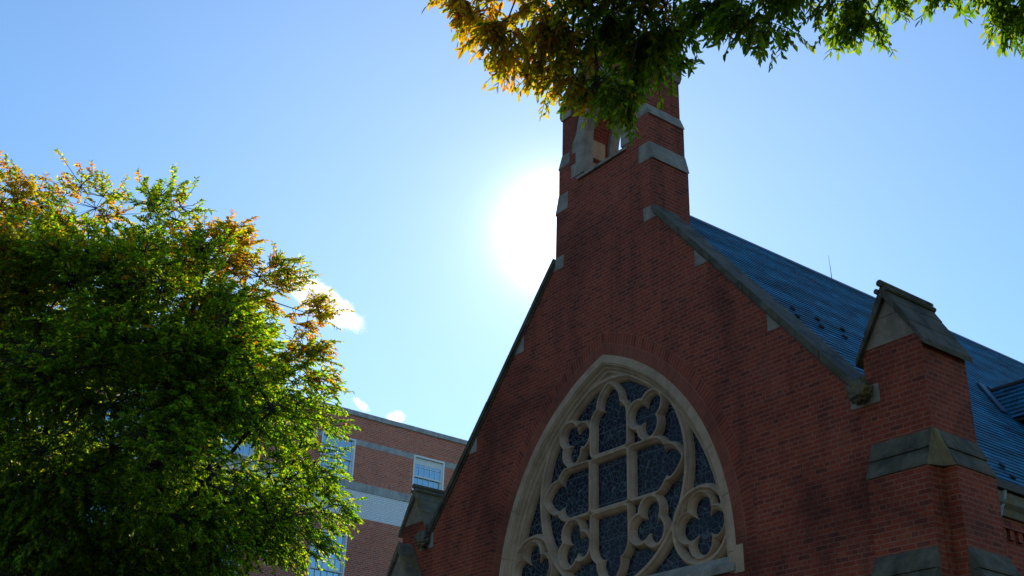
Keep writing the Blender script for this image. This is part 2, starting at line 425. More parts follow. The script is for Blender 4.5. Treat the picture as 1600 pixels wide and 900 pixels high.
wall = MB()
outer = [(-5.52, 0), (5.5, 0), (5.5, rake(5.5)), (1.4, rake(1.4)), (-1.4, rake(1.4)), (-5.52, rake(5.52))]
wall.prism(outer, 0, 0.55, holes=[arch_pts(0.03, 5.69)])
wall.build('gable_wall', M['brick'], chapel)

# window: moulded surround, tracery, leaded glass, sill
window = MB()
prof = [(-0.005, 0.10), (-0.005, -0.006), (0.138, -0.006), (0.148, 0.010), (0.165, 0.012), (0.185, 0.042), (0.20, 0.062), (0.225, 0.078), (0.235, 0.098), (0.262, 0.122), (0.272, 0.126), (0.274, 0.29)]
# the arch is built of separate blocks, so each joint is a fine V-shaped groove
def arch_jointed(d, zb):
    R = AR - d; th = math.acos(AC / R); nst = 6; out = []
    dt = 0.006 / AR
    ts = []
    for k in range(nst):
        for i in range(6): ts.append((th * (k + i / 6.0), 0))
    cols_ = [(R - AC, zb, 0), (R - AC, 5.93, 0)]
    for k in range(nst + 1):
        a_ = th * k / nst
        if 0 < k < nst: cols_ += [(a_ - dt, 0), (a_, 1), (a_ + dt, 0)]
        elif k == 0: cols_ += [(0.0, 1), (dt, 0)]
        if k < nst:
            for i in range(1, 5): cols_.append((th * (k + i / 5.0) / nst, 0))
    cols_.append((th, 0))
    right = []
    for q in cols_:
        right.append((q[0], q[1], q[2]) if len(q) == 3 else (R * math.cos(q[0]) - AC, AZ + R * math.sin(q[0]), q[1]))
    return right + [(-x, z, j) for x, z, j in reversed(right[:-1])]
rings = [arch_jointed(d, 5.69) for d, y in prof]
m_ = len(rings[0]); vs = []; fs = []
for (d, y), rg in zip(prof, rings): vs += [(x, y + 0.013 * j, z) for x, z, j in rg]
for i in range(len(prof) - 1):
    for j in range(m_ - 1):
        fs.append((i*m_+j, i*m_+j+1, (i+1)*m_+j+1, (i+1)*m_+j))
window.add(vs, fs)
window.box(2.90, 3.10, -0.010, 0.12, 5.67, 6.075); window.box(-3.10, -2.90, -0.010, 0.12, 5.67, 6.075)
window = window.build('gable_window', M['stone'], chapel)

def sd_circle(X, Z, c, r): return np.hypot(X - c[0], Z - c[1]) - r
def sd_foil(X, Z, c, angs, dist, r):
    s = sd_circle(X, Z, c, dist * 0.66)
    for a in angs:
        s = np.minimum(s, sd_circle(X, Z, (c[0] + dist * math.cos(math.radians(a)), c[1] + dist * math.sin(math.radians(a))), r))
    return s
def sd_poly(X, Z, pts):
    d = np.full(X.shape, 1e9); ins = np.zeros(X.shape, bool)
    for i in range(len(pts)):
        (x0, z0), (x1, z1) = pts[i], pts[(i + 1) % len(pts)]
        ex, ez = x1 - x0, z1 - z0; wx, wz = X - x0, Z - z0
        t = np.clip((wx * ex + wz * ez) / (ex * ex + ez * ez + 1e-12), 0, 1)
        d = np.minimum(d, np.hypot(wx - ex * t, wz - ez * t))
        c = ((z0 <= Z) != (z1 <= Z)); xi = x0 + (Z - z0) * ex / (ez if abs(ez) > 1e-9 else 1e-9)
        ins ^= c & (X < xi)
    return np.where(ins, -d, d)
CC = (0.0, 7.76)                            # centre of the great circle
step = 0.0105
xs = np.arange(-2.74, 2.7401, step); zs = np.arange(5.86, 9.90, step)
X, Z = np.meshgrid(xs, zs)
half = [(0.595, 0.395), (1.10, 0.395), (1.16, 0.388), (1.22, 0.36), (1.27, 0.315), (1.30, 0.265), (1.31, 0.215), (1.295, 0.17), (1.36, 0.215), (1.42, 0.222), (1.48, 0.21), (1.54, 0.178), (1.60, 0.13), (1.655, 0.07), (1.70, 0.0)]
arm = half + [(u, -v) for u, v in reversed(half[:-1])]
opens = [sd_poly(X, Z, [(CC[0] - 0.40, CC[1] - 0.39), (CC[0] + 0.40, CC[1] - 0.39), (CC[0] + 0.40, CC[1] + 0.39), (CC[0] - 0.40, CC[1] + 0.39)])]
for k in range(4):
    ca, sa = [(1, 0), (0, 1), (-1, 0), (0, -1)][k]
    opens.append(sd_poly(X, Z, [(CC[0] + u * ca - v * sa, CC[1] + u * sa + v * ca) for u, v in arm]))
solids = []                                 # (signed distance of the bar, depth into the bar) for each moulded bar
def border(o, w): solids.append((o - w, np.minimum(o, (w - o) * 1.7)))
for o in opens: border(o, 0.142)
for a in (45, 135, 225, 315):
    f_ = sd_foil(X, Z, (CC[0] + 1.33 * math.cos(math.radians(a)), CC[1] + 1.33 * math.sin(math.radians(a))), (a, a + 120, a + 240), 0.205, 0.165)
    opens.append(f_); border(f_, 0.150)
for sx in (-1, 1):
    q = (sx * 2.12, 6.57)
    f_ = sd_foil(X, Z, q, (0, 90, 180, 270), 0.27, 0.175)
    opens.append(f_); border(f_, 0.125)
    r_ = np.abs(np.hypot(X - q[0], Z - q[1]) - 0.595) - 0.08
    solids.append((r_, -r_ * 1.2))
r_ = np.abs(np.hypot(X - CC[0], Z - CC[1]) - 1.865) - 0.098
solids.append((r_, -r_))
# arch boundary: positive inside
Ra = AR - 0.265
inside = np.minimum(Ra - np.hypot(np.abs(X) + AC, Z - AZ), np.where(Z < AZ, Ra - AC - np.abs(X), 9))
solids.append((inside - 0.10, 0.10 - inside))
solids.append(((Z - 5.86) - 0.13, 0.13 - (Z - 5.86)))
opening = np.minimum.reduce(opens)
bars = np.minimum.reduce([s for s, d in solids])
stone = np.maximum(bars, -opening)
def moulding(t):
    y = np.full(t.shape, 0.29)
    y = np.where(t > 0, 0.29 - 0.075 * np.clip(t / 0.009, 0, 1), y)
    y = np.where(t > 0.009, 0.152 + 0.063 * (1 - np.clip((t - 0.009) / 0.052, 0, 1)) ** 1.5, y)
    return np.where(t > 0.061, 0.152 - 0.038 * np.clip((t - 0.061) / 0.012, 0, 1) ** 0.6, y)
Y = np.minimum.reduce([np.where(s < 0, moulding(d), 0.29) for s, d in solids])
t = -stone
Y = np.where(opening < 0, 0.29, np.maximum(Y, moulding(np.minimum(opening, 0.09)) - 0.004))
keep = inside > -0.015
idx = -np.ones(X.shape, int); idx[keep] = np.arange(keep.sum())
vs = np.stack([X[keep], Y[keep], Z[keep]], 1)
q0 = np.stack([idx[:-1, :-1], idx[:-1, 1:], idx[1:, 1:], idx[1:, :-1]], -1).reshape(-1, 4)
hid = np.minimum.reduce([t[:-1, :-1], t[:-1, 1:], t[1:, 1:], t[1:, :-1]]).reshape(-1) * 0 + np.maximum.reduce([t[:-1, :-1], t[:-1, 1:], t[1:, 1:], t[1:, :-1]]).reshape(-1)
q0 = q0[(q0.min(1) >= 0) & (hid > 0)]
tm = MB(); tm.v = [tuple(v) for v in vs.tolist()]; tm.f = [tuple(f) for f in q0.tolist()]
tm.build('tracery', M['stone'], window, smooth=True, recalc=False)
gl = MB(); gl.prism(arch_pts(0.25, 5.8), 0.250, 0.265); gl.build('stained_glass', M['glass'], window)
sl = MB()
sp_ = [(0.145, 5.985), (0.125, 5.985), (-0.035, 5.80), (-0.035, 5.70), (0.30, 5.70), (0.30, 5.985)]
sl.prism(sp_, -2.93, 2.93, axis='x'); sl.build('sill', M['stone_grey'], window, bevel=0.012)

# brick voussoirs round the arch: two rings laid on edge
ring = MB(); n = 40; uvs = []
for part in (1, -1):
    base = len(ring.v); vs = []; fs = []
    Rin, Rout = AR + 0.0, AR + 0.43
    for i in range(n + 1):
        row = []
        for R in (Rin, Rout):
            th = math.acos(AC / R) * i / n
            row.append((R * math.cos(th) - AC, AZ + R * math.sin(th)))
        for x, z in row: vs.append((part * x, -0.0035, z))
    for i in range(n):
        fs.append((2*i, 2*i+1, 2*i+3, 2*i+2) if part == 1 else (2*i, 2*i+2, 2*i+3, 2*i+1))
    ring.add(vs, fs)
ro = ring.build('brick_arch', M['arch_brick'], chapel, recalc=False)
uvl = ro.data.uv_layers.new(name='UVMap')
for lp in ro.data.loops:
    k = lp.vertex_index % (2 * (n + 1)); uvl.data[lp.index].uv = (AR * 1.05 * math.acos(AC / AR) * (k // 2) / n, 0.43 * (k % 2))

# bell tower
HS = [(1.40, rake(1.4)), (1.40, 13.55), (1.325, 13.92), (1.325, 14.58), (1.235, 14.83), (1.235, 15.82), (0, 17.35)]
tower_outline = HS + [(-x, z) for x, z in reversed(HS[:-1])]
def belfry(hw, zb, zs, n=8, over=1.12):
    R = hw * 2 * over; c = R - hw; th = math.acos(c / R)
    rt = [(R * math.cos(th * i / n) - c, zs + R * math.sin(th * i / n)) for i in range(n + 1)]
    return [(hw, zb)] + rt + [(-x, z) for x, z in reversed(rt[:-1])] + [(-hw, zb)]
tb = MB(); tb.prism(tower_outline, 0, 0.92, holes=[belfry(0.64, 14.03, 14.95)])
tower = tb.build('bell_tower', M['brick'], chapel)
for s in (1, -1):
    for x0, z0, x1, z1, xin in ((1.43, 13.53, 1.335, 13.945, 1.04), (1.35, 14.56, 1.245, 14.85, 1.0)):
        w = MB(); w.prism([(s*xin, z0 + 0.03), (s*(x0-0.03), z0 + 0.03), (s*x0, z0), (s*x0, z0+0.03), (s*x1, z1), (s*xin, z1)], -0.006, 0.927)
        w.build('weathering_stone', M['stone_grey'], tower, bevel=0.008)
    k = MB(); k.prism([(s*0.95, 15.70), (s*1.26, 15.70), (s*1.31, 15.80), (s*1.31, 16.02), (s*1.12, 16.06), (s*0.95, 16.02)], -0.03, 0.95)
    k.build('shoulder_stone', M['stone_grey'], tower, bevel=0.015)
    c = MB(); c.prism([(s*1.12, 16.03), (s*1.29, 16.03), (s*0.06, 17.55), (s*0.06, 17.33)], -0.06, 0.98)
    c.build('gablet_coping', M['stone_grey'], tower, bevel=0.015)
fx = MB(); fx.box(-0.10, 0.10, 0.36, 0.56, 17.30, 17.75); fx.box(-0.05, 0.05, 0.40, 0.52, 17.75, 18.35); fx.box(-0.24, 0.24, 0.41, 0.51, 18.0, 18.12)
fx.build('finial', M['stone_grey'], tower, bevel=0.01)
# belfry surround with toothed quoins
bo = belfry(0.80, 14.18, 14.95); bi = belfry(0.55, 14.18, 14.95)
for yy0, yy1 in ((-0.006, 0.24), (0.70, 0.926)):
    su = MB()
    su.prism([(0.80, 14.18), (0.94, 14.18), (0.94, 14.48), (0.80, 14.48), (0.80, 14.74), (0.92, 14.74), (0.92, 14.96)] + bo[2:-2] + [(-0.92, 14.96), (-0.92, 14.74), (-0.80, 14.74), (-0.80, 14.48), (-0.94, 14.48), (-0.94, 14.18), (-0.80, 14.18)][:] + bi[::-1], yy0, yy1)
    su.build('belfry_surround', M['stone_grey'], tower)
for s in (1, -1):
    for z0, z1 in ((14.18, 14.47), (14.60, 15.02)):
        rv = MB(); rv.box(min(s*0.55, s*0.66), max(s*0.55, s*0.66), 0.2405, 0.56 if z0 > 14.3 else 0.6995, z0, z1)
        rv.build('reveal_quoin', M['stone'], tower)
bs = MB(); bs.prism([(-0.05, 14.04), (-0.05, 14.10), (0.03, 14.178), (0.90, 14.178), (0.97, 14.10), (0.97, 14.04)], -0.72, 0.72, axis='x')
bs.build('belfry_sill', M['stone_grey'], tower, bevel=0.008)

# slate roof: real lapped courses
LS = math.hypot(1, SL)
def slated_slope(name, top, bottom, u0, u1, mat, parent, row=0.14, axis='y', lift=0.010):
    """courses between two parallel edges. top/bottom: (a, z) across the slope, u along it; axis y: a = x."""
    L = math.hypot(bottom[0] - top[0], bottom[1] - top[1]); k = max(1, round(L / row))
    dx, dz = (bottom[0] - top[0]) / L, (bottom[1] - top[1]) / L
    nx, nz = (-dz, dx) if -dz * (1 if dx > 0 else -1) > 0 or True else (dz, -dx)
    if nz < 0: nx, nz = -nx, -nz
    mb = MB(); uv = []
    P = (lambda a, u, z: (a, u, z)) if axis == 'y' else (lambda a, u, z: (u, a, z))
    seg = max(1, int(abs(u1 - u0) / 2.2))
    for i in range(k):
        l0, l1 = L * i / k, L * (i + 1) / k
        for j in range(seg):
            ua, ub = u0 + (u1 - u0) * j / seg, u0 + (u1 - u0) * (j + 1) / seg
            jt = lift * (1 + 0.25 * math.sin(i * 7.3 + j * 3.1))
            a0 = (top[0] + dx*l0, top[1] + dz*l0); a1 = (top[0] + dx*l1 + nx*jt, top[1] + dz*l1 + nz*jt); a2 = (top[0] + dx*l1, top[1] + dz*l1)
            mb.add([P(a0[0], ua, a0[1]), P(a0[0], ub, a0[1]), P(a1[0], ub, a1[1]), P(a1[0], ua, a1[1]), P(a2[0], ub, a2[1]), P(a2[0], ua, a2[1])], [(0, 1, 2, 3), (3, 2, 4, 5)])
            v0, v1 = (k - i) * row, (k - i - 1) * row
            uv += [(ua, v0 - 0.001), (ub, v0 - 0.001), (ub, v1 + 0.001), (ua, v1 + 0.001), (ua, v1 + .002), (ub, v1 + .002), (ub, v1 + .002), (ua, v1 + .002)]
    o = mb.build(name, mat, parent, recalc=False)
    ul = o.data.uv_layers.new(name='UVMap')
    ul.data.foreach_set('uv', [c for p in uv for c in p])
    # make every course face outwards
    bm = bmesh.new(); bm.from_mesh(o.data)
    flip = [f for f in bm.faces if f.normal.z < 0 and abs(f.normal.z) > 0.3]
    bmesh.ops.reverse_faces(bm, faces=flip); bm.to_mesh(o.data); bm.free()
    return o
ZR = 13.77; YE = 24.0
roof = slated_slope('roof', (0, ZR), (6.02, ZR - SL * 6.02), 0.552, YE, M['slate'], chapel)
roof_far = slated_slope('roof_slope', (0, ZR), (-6.02, ZR - SL * 6.02), 0.552, YE, M['slate'], roof)
und = MB(); und.prism([(0, ZR - 0.03), (6.0, ZR - 0.03 - SL*6.0), (6.0, ZR - 0.11 - SL*6.0), (0, ZR - 0.2), (-6.0, ZR - 0.11 - SL*6.0), (-6.0, ZR - 0.03 - SL*6.0)], 0.556, YE - 0.01)
und.build('roof_deck', M['dark_wood'], roof)
rc = MB(); rc.prism([(-0.11, ZR - 0.10), (0, ZR + 0.035), (0.11, ZR - 0.10), (0.09, ZR - 0.11), (0, ZR + 0.005), (-0.09, ZR - 0.11)], 0.925, YE + 0.02); rc.build('ridge_cap', M['lead'], roof)
def rosette():
    g = MB(); g.tube([(0, 0, -0.02), (0.0, 0, 0.05)], 0.022)
    for k in range(6):
        a = k * math.pi / 3; c, s = math.cos(a), math.sin(a)
        g.tube([(0.02*c, 0.05 + 0.0*s, 0.03 + 0.02*s), (0.055*c, 0.055, 0.05 + 0.055*s), (0.085*c, 0.05, 0.05 + 0.085*s)], [0.02, 0.03, 0.012], 5)
    return g
first = None
nrm = Vector((SL, 0, 1)).normalized()
for i, (x, y) in enumerate([(2.76, 1.97), (3.0, 1.79), (2.77, 2.60), (3.03, 2.36), (2.77, 3.28), (3.07, 2.92), (5.54, 3.06), (5.75, 2.94)]):
    if first is None:
        first = rosette().build('snow_guard', M['iron'], roof); o = first
        rot = Vector((0, 1, 0)).rotation_difference(nrm)
    else:
        o = first.copy(); COL.objects.link(o); o.parent = roof
    o.scale = (0.72, 0.72, 0.72); o.location = Vector((x, y, ZR - SL * x)) - nrm * 0.002
    o.rotation_mode = 'QUATERNION'; o.rotation_quaternion = rot
for y in (6.75, 10.6, 16.5):
    r = MB(); r.tube([(0, y, ZR), (-0.01, y, ZR + 0.30), (-0.03, y, ZR + 0.62)], [0.009, 0.006, 0.003], 5); r.build('lightning_rod', M['iron'], roof)

# raking coping, skew stones and kneelers
TH = 0.095 * LS
for s, xa, xb in ((1, 1.402, 5.50), (-1, 1.402, 5.52)):
    c = MB(); n = 6
    for i in range(n):                     # separate stones with open joints
        x0 = xa + (xb - xa) * i / n; x1 = xa + (xb - xa) * (i + 1) / n - (0.007 if i < n - 1 else 0)
        j = 0.004 * math.sin(i * 5.1)
        c.prism([(s*x0, rake(x0) + 0.002), (s*x1, rake(x1) + 0.002), (s*x1, rake(x1) + TH + j), (s*x0, rake(x0) + TH + j)], -0.075, 0.575)
        c.prism([(s*x0, rake(x0) - 0.045), (s*x1, rake(x1) - 0.045), (s*x1, rake(x1) + 0.001), (s*x0, rake(x0) + 0.001)], -0.035, -0.001)
    cop = c.build('coping', M['coping'], chapel, bevel=0.012)
    for xv, zb in ((2.366, 10.89), (3.84, 9.20)):
        k = MB(); xt = (ZA - zb) / SL - 0.03
        k.prism([(s*xv, zb), (s*xt, zb), (s*xv, rake(xv) - 0.03)], -0.007, 0.3); k.build('skew_stone', M['stone_grey'], cop, bevel=0.006)
    k = MB(); k.prism([(s*1.13, 12.56), (s*1.399, 12.55), (s*1.50, 12.31), (s*1.50, 12.284), (s*1.155, 12.284)], -0.008, 0.3); k.build('skew_stone', M['stone_grey'], cop, bevel=0.006)
    k = MB(); k.prism([(s*5.23, 7.535), (s*5.715, 7.535), (s*5.715, 7.81), (s*5.47, 7.81), (s*5.23, 7.84)], -0.012, 0.2)
    kn = k.build('kneeler', M['stone_grey'], chapel, bevel=0.01)
    bm = bmesh.new(); bmesh.ops.create_icosphere(bm, subdivisions=4, radius=0.165)
    for v in bm.verts:
        d = v.co.normalized()
        v.co *= 0.86 + 0.34 * noise.noise(d * 3.6 + Vector((s * 3.3, 0, 1))) + 0.55 * abs(noise.noise(d * 5.5 + Vector((s, 2, 0))))
        v.co.y *= 0.75
    me = bpy.data.meshes.new('carved_boss'); bm.to_mesh(me); bm.free(); me.materials.append(M['mossy'])
    o = bpy.data.objects.new('carved_boss', me); COL.objects.link(o); o.parent = kn; o.location = (s*5.47, -0.11, 7.72)
    for p in me.polygons: p.use_smooth = True

def gabled_cap(xc, hw, y0, y1, zb, zr, parent, oh=0.075, ridge=True):
    zm = zb + 0.46 * (zr - zb); k_ = (zr - 0.10 - zm) / (zr - 0.10 - zb - 0.003); h2 = (hw - 0.015) * k_
    face = MB(); face.prism([(xc - hw + 0.015, zb + 0.003), (xc + hw - 0.015, zb + 0.003), (xc + h2, zm - 0.004), (xc - h2, zm - 0.004)], y0 - 0.004, y1 - 0.01)
    face.prism([(xc - h2, zm + 0.004), (xc + h2, zm + 0.004), (xc, zr - 0.10)], y0 - 0.0015, y1 - 0.012)
    cap = face.build('cap', M['cap_face'], parent)
    sl = (zr - zb) / hw; T = 0.10
    for s in (1, -1):
        r = MB(); ex = hw + oh
        for q in range(3):
            a0, a1 = ex * q / 3, ex * (q + 1) / 3 - (0.003 if q < 2 else 0); lf = 0.012
            th0, th1 = T * math.hypot(1, sl) * (1 - 0.62 * a0 / ex), T * math.hypot(1, sl) * (1 - 0.62 * a1 / ex)
            r.prism([(xc + s*a0, zr - sl*a0 - 0.004), (xc + s*a1, zr - sl*a1 + lf), (xc + s*a1, zr - sl*a1 - th1), (xc + s*a0, zr - sl*a0 - th0)], y0 - oh, y1 + oh if ridge else y1)
        r.build('cap_slab', M['mossy'] if not ridge or xc < 0 else M['coping'], cap, bevel=0.012)
    if ridge:
        r = MB(); r.tube([(xc, y0 - oh - 0.03, zr - 0.0), (xc, y1 + oh + 0.03, zr)], 0.052, 10); r.tube([(xc - 0.075, y0 - oh - 0.02, zr - 0.10), (xc - 0.075, y1 + oh, zr - 0.10)], 0.04, 8); r.tube([(xc + 0.075, y0 - oh - 0.02, zr - 0.10), (xc + 0.075, y1 + oh, zr - 0.10)], 0.04, 8)
        r.build('ridge_roll', M['mossy'] if xc < 0 else M['coping'], cap, smooth=False)
    return cap

# right corner buttress, with stepped weatherings
b = MB(); b.box(5.502, 6.46, 0.0, 0.957, 0, 8.318)
pier = b.build('corner_buttress', M['brick'], chapel)
gabled_cap(5.98, 0.48, 0.0, 0.957, 8.32, 9.19, pier)
lo = MB(); lo.box(5.503, 6.432, -0.18, -0.001, 0, 6.44); lo.box(6.461, 6.655, 0.10, 0.956, 0, 6.44)
lo.box(5.504, 6.431, -0.38, -0.181, 0, 4.85); lo.box(6.656, 6.90, 0.0995, 0.9555, 0, 4.85)
lo.build('buttress_stage', M['brick'], pier)
def weathering(y0, z0, y1, z1, x0, x1, axis, name='weathering_stone', sign=-1, mat='coping'):
    """sloped stone set-off in two courses; a is the projecting direction"""
    ym, zm = (y0 + y1) / 2, (z0 + z1) / 2
    w = MB(); e = 0.02 * sign
    w.prism([(y0 + e, z0), (y0 + e, z0 + 0.03), (ym, zm - 0.012), (y1 - e * 0.2, zm - 0.012), (y1 - e * 0.2, z0)], x0, x1, axis=axis)
    w.prism([(ym + e, zm - 0.008), (ym + e, zm + 0.02), (y1, z1), (y1 - e * 0.2, z1), (y1 - e * 0.2, zm - 0.008)], x0, x1, axis=axis)
    return w
weathering(-0.18, 6.442, 0.0, 6.97, 5.498, 6.437, 'x').build('weathering_stone', M['coping'], pier, bevel=0.008)
weathering(-0.38, 4.852, -0.18, 5.41, 5.496, 6.439, 'x').build('weathering_stone', M['coping'], pier, bevel=0.008)
weathering(6.655, 6.442, 6.46, 6.97, 0.094, 0.962, 'y', sign=1).build('weathering_stone', M['coping'], pier, bevel=0.008)
weathering(6.90, 4.852, 6.655, 5.41, 0.092, 0.964, 'y', sign=1).build('weathering_stone', M['coping'], pier, bevel=0.008)
# stones that turn the corner between the two legs
tr = MB(); tr.add([(6.437, -0.005, 6.97), (6.462, -0.003, 6.97), (6.462, 0.094, 6.97), (6.437, -0.19, 6.442), (6.53, 0.03, 6.442), (6.66, 0.094, 6.442), (6.437, 0.094, 6.442), (6.437, 0.094, 6.97)],
       [(0, 3, 4, 1), (1, 4, 5, 2), (3, 6, 5, 4), (0, 1, 2, 7), (0, 7, 6, 3), (2, 5, 6, 7)])
tr.build('corner_stone', M['ochre'], pier)
ci = MB(); ci.box(6.4325, 6.4605, -0.003, 0.0995, 0, 6.44); ci.build('corner_brickwork', M['brick'], pier)

# left corner buttress with its lower gablet
b = MB(); b.box(-6.42, -5.522, 0.0, 0.957, 0, 8.158)
pier2 = b.build('corner_buttress', M['brick'], chapel, label='left corner buttress with a mossy gabled cap')
gabled_cap(-5.97, 0.45, 0.0, 0.957, 8.16, 8.95, pier2)
lo = MB(); lo.box(-6.44, -5.52, -0.30, -0.001, 0, 6.93); lo.box(-6.62, -6.421, 0.10, 0.956, 0, 6.44)
lo.build('buttress_stage', M['brick'], pier2)
gabled_cap(-5.98, 0.46, -0.30, -0.002, 6.932, 7.72, pier2, ridge=False)
weathering(-6.62, 6.442, -6.42, 6.97, 0.094, 0.962, 'y', sign=-1).build('weathering_stone', M['coping'], pier2, bevel=0.008)

# nave walls, cornice, dentils, downpipe
for s in (1, -1):
    w = MB(); w.box(min(s*5.45, s*5.95), max(s*5.45, s*5.95), 0.9575, YE, 0, 6.30)
    sw = w.build('side_wall', M['brick'], chapel)
    c = MB(); c.prism([(s*5.45, 6.302), (s*6.0, 6.302), (s*6.02, 6.40), (s*6.09, 6.46), (s*6.09, 6.62), (s*5.45, 6.62)], 0.96, YE); c.build('cornice', M['mossy'], sw, bevel=0.01)
    g = MB(); g.prism([(s*6.0, 6.63), (s*6.15, 6.63), (s*6.17, 6.74), (s*6.15, 6.74), (s*6.13, 6.65), (s*6.0, 6.65)], 0.97, YE); g.build('gutter', M['iron'], sw)
    d = MB(); y = 1.0
    while y < YE - 0.3:
        d.box(min(s*5.951, s*6.0), max(s*5.951, s*6.0), y, y + 0.10, 5.98, 6.12); y += 0.2
    d.box(min(s*5.951, s*6.02), max(s*5.951, s*6.02), 0.96, YE, 6.123, 6.19)
    d.build('dentil_course', M['brick'], sw)
    if s == 1:
        p = MB(); p.tube([(6.09, 2.06, 6.64), (6.05, 2.06, 6.5), (5.995, 1.96, 6.2), (5.995, 1.96, 0)], 0.038, 10); p.build('downpipe', M['pipe'], sw)
        for k in range(4):
            y0 = 4.2 + k * 4.6
            f = MB(); f.prism([(y0, 2.2), (y0 + 1.5, 2.2), (y0 + 1.5, 4.4), (y0 + 0.75, 5.4), (y0, 4.4)], 5.945, 5.965, axis='x'); fo = f.build('window', M['glass'], sw)
            f = MB(); f.prism([(y0 - 0.2, 2.0), (y0 + 1.7, 2.0), (y0 + 1.7, 4.5), (y0 + 0.75, 5.75), (y0 - 0.2, 4.5)], 5.94, 5.985, holes=[[(y0, 2.2), (y0 + 1.5, 2.2), (y0 + 1.5, 4.4), (y0 + 0.75, 5.4), (y0, 4.4)]], axis='x'); f.build('frame', M['stone'], fo)
bw = MB(); bw.prism([(-5.95, 0), (5.95, 0), (5.95, 6.6), (0, 13.6), (-5.95, 6.6)], YE + 0.005, YE + 0.4); bw.build('back_wall', M['brick'], chapel)

# dormer on the right slope
YD, ZD = 7.75, 10.53
dm = MB(); dm.prism([(YD - 0.62, 7.6), (YD + 0.62, 7.6), (YD + 0.62, ZD - 0.88), (YD, ZD - 0.12), (YD - 0.62, ZD - 0.88)], 2.9, 4.62, axis='x')
dorm = dm.build('dormer', M['dark_wood'], chapel)
for s in (1, -1):
    slated_slope('dormer_slope', (YD, ZD), (YD + s*0.80, ZD - 0.98), 2.45, 4.95, M['slate'], dorm, row=0.15, axis='x', lift=0.022)
    u = MB(); u.prism([(YD, ZD - 0.02), (YD + s*0.78, ZD - 0.98), (YD + s*0.76, ZD - 1.04), (YD, ZD - 0.10)], 2.5, 4.90, axis='x'); u.build('dormer_deck', M['dark_wood'], dorm)
    v = MB()                                # valley lead, a flat strip lying just above the slates
    p0 = Vector((2.66, YD + s*0.06, 0)); p1 = Vector((3.56, YD + s*0.86, 0))
    for p in (p0, p1): p.z = ZR - SL * p.x + 0.035
    side = Vector((0, s*0.20, 0))
    q = [p0, p1, p1 + side, p0 + side]; nn = nrm * 0.03
    v.hexa([tuple(x) for x in q] + [tuple(x + nn) for x in q]); v.build('valley_flashing', M['lead'], dorm)
rr = MB(); rr.tube([(2.62, YD, ZD + 0.02), (5.0, YD, ZD + 0.02)], 0.05, 8); rr.build('ridge_roll', M['dark_wood'], dorm)
wn_ = MB(); wn_.box(4.622, 4.64, YD - 0.4, YD + 0.4, 8.6, 9.5); wn_.build('window', M['window_glass'], dorm)

# ------------------------------------------------------------------ the college building beyond
XF = -28.0
college = empty('college_building', (0, 0, 0), 'long flat-roofed brick building with white sash windows and a white band behind the tree', 'building')
cols = [13.39 + 4.54 * k for k in range(-5, 6)]
rows = [(16.26, 18.09), (10.9, 14.0), (6.0, 9.1), (1.2, 4.3)]
holes = [[(y, z0), (y + 1.62, z0), (y + 1.62, z1), (y, z1)] for y in cols for z0, z1 in rows]
w = MB(); w.prism([(-12, 0), (41, 0), (41, 19.12), (-12, 19.12)], XF - 0.35, XF, holes=holes, axis='x')
w.build('facade', M['brown_brick'], college)
e = MB(); e.box(XF - 16, XF - 0.3505, 40.65, 41, 0, 19.12); e.box(XF - 16, XF - 0.3505, -12, -11.65, 0, 19.12); e.box(XF - 16.35, XF - 16.001, -12, 41, 0, 19.12)
e.build('rear_wall', M['brown_brick'], college)
r = MB(); r.box(XF - 16, XF - 0.351, -11.64, 40.64, 18.6, 18.75); r.build('roof', M['concrete'], college)
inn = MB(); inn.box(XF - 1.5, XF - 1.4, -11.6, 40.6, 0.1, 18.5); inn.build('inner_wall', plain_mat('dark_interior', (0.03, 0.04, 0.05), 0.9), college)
c = MB()
for k in range(18):
    y0 = -12.06 + k * 2.955; c.box(XF - 0.42, XF + 0.07, y0, y0 + 2.945, 19.122, 19.34)
c.build('parapet_coping', M['concrete'], college, bevel=0.015)
c = MB(); edges = [-12.0] + [v for y in cols for v in (y, y + 1.62)] + [41.0]
for a, b_ in zip(edges[0::2], edges[1::2]):
    c = MB(); c.box(XF - 0.1, XF + 0.012, a, b_, 17.87, 18.115); c.build('lintel_band', M['concrete'], college)
c = MB()
for k in range(24):
    y0 = -12 + k * 2.2085; c.box(XF - 0.1, XF + 0.045, y0, y0 + 2.2005, 15.90, 16.255)
c.build('sill_band', M['concrete'], college, bevel=0.01)
c = MB(); c.box(XF - 0.05, XF + 0.010, -12, 41, 14.79, 15.897); c.build('white_band', M['white_brick'], college)
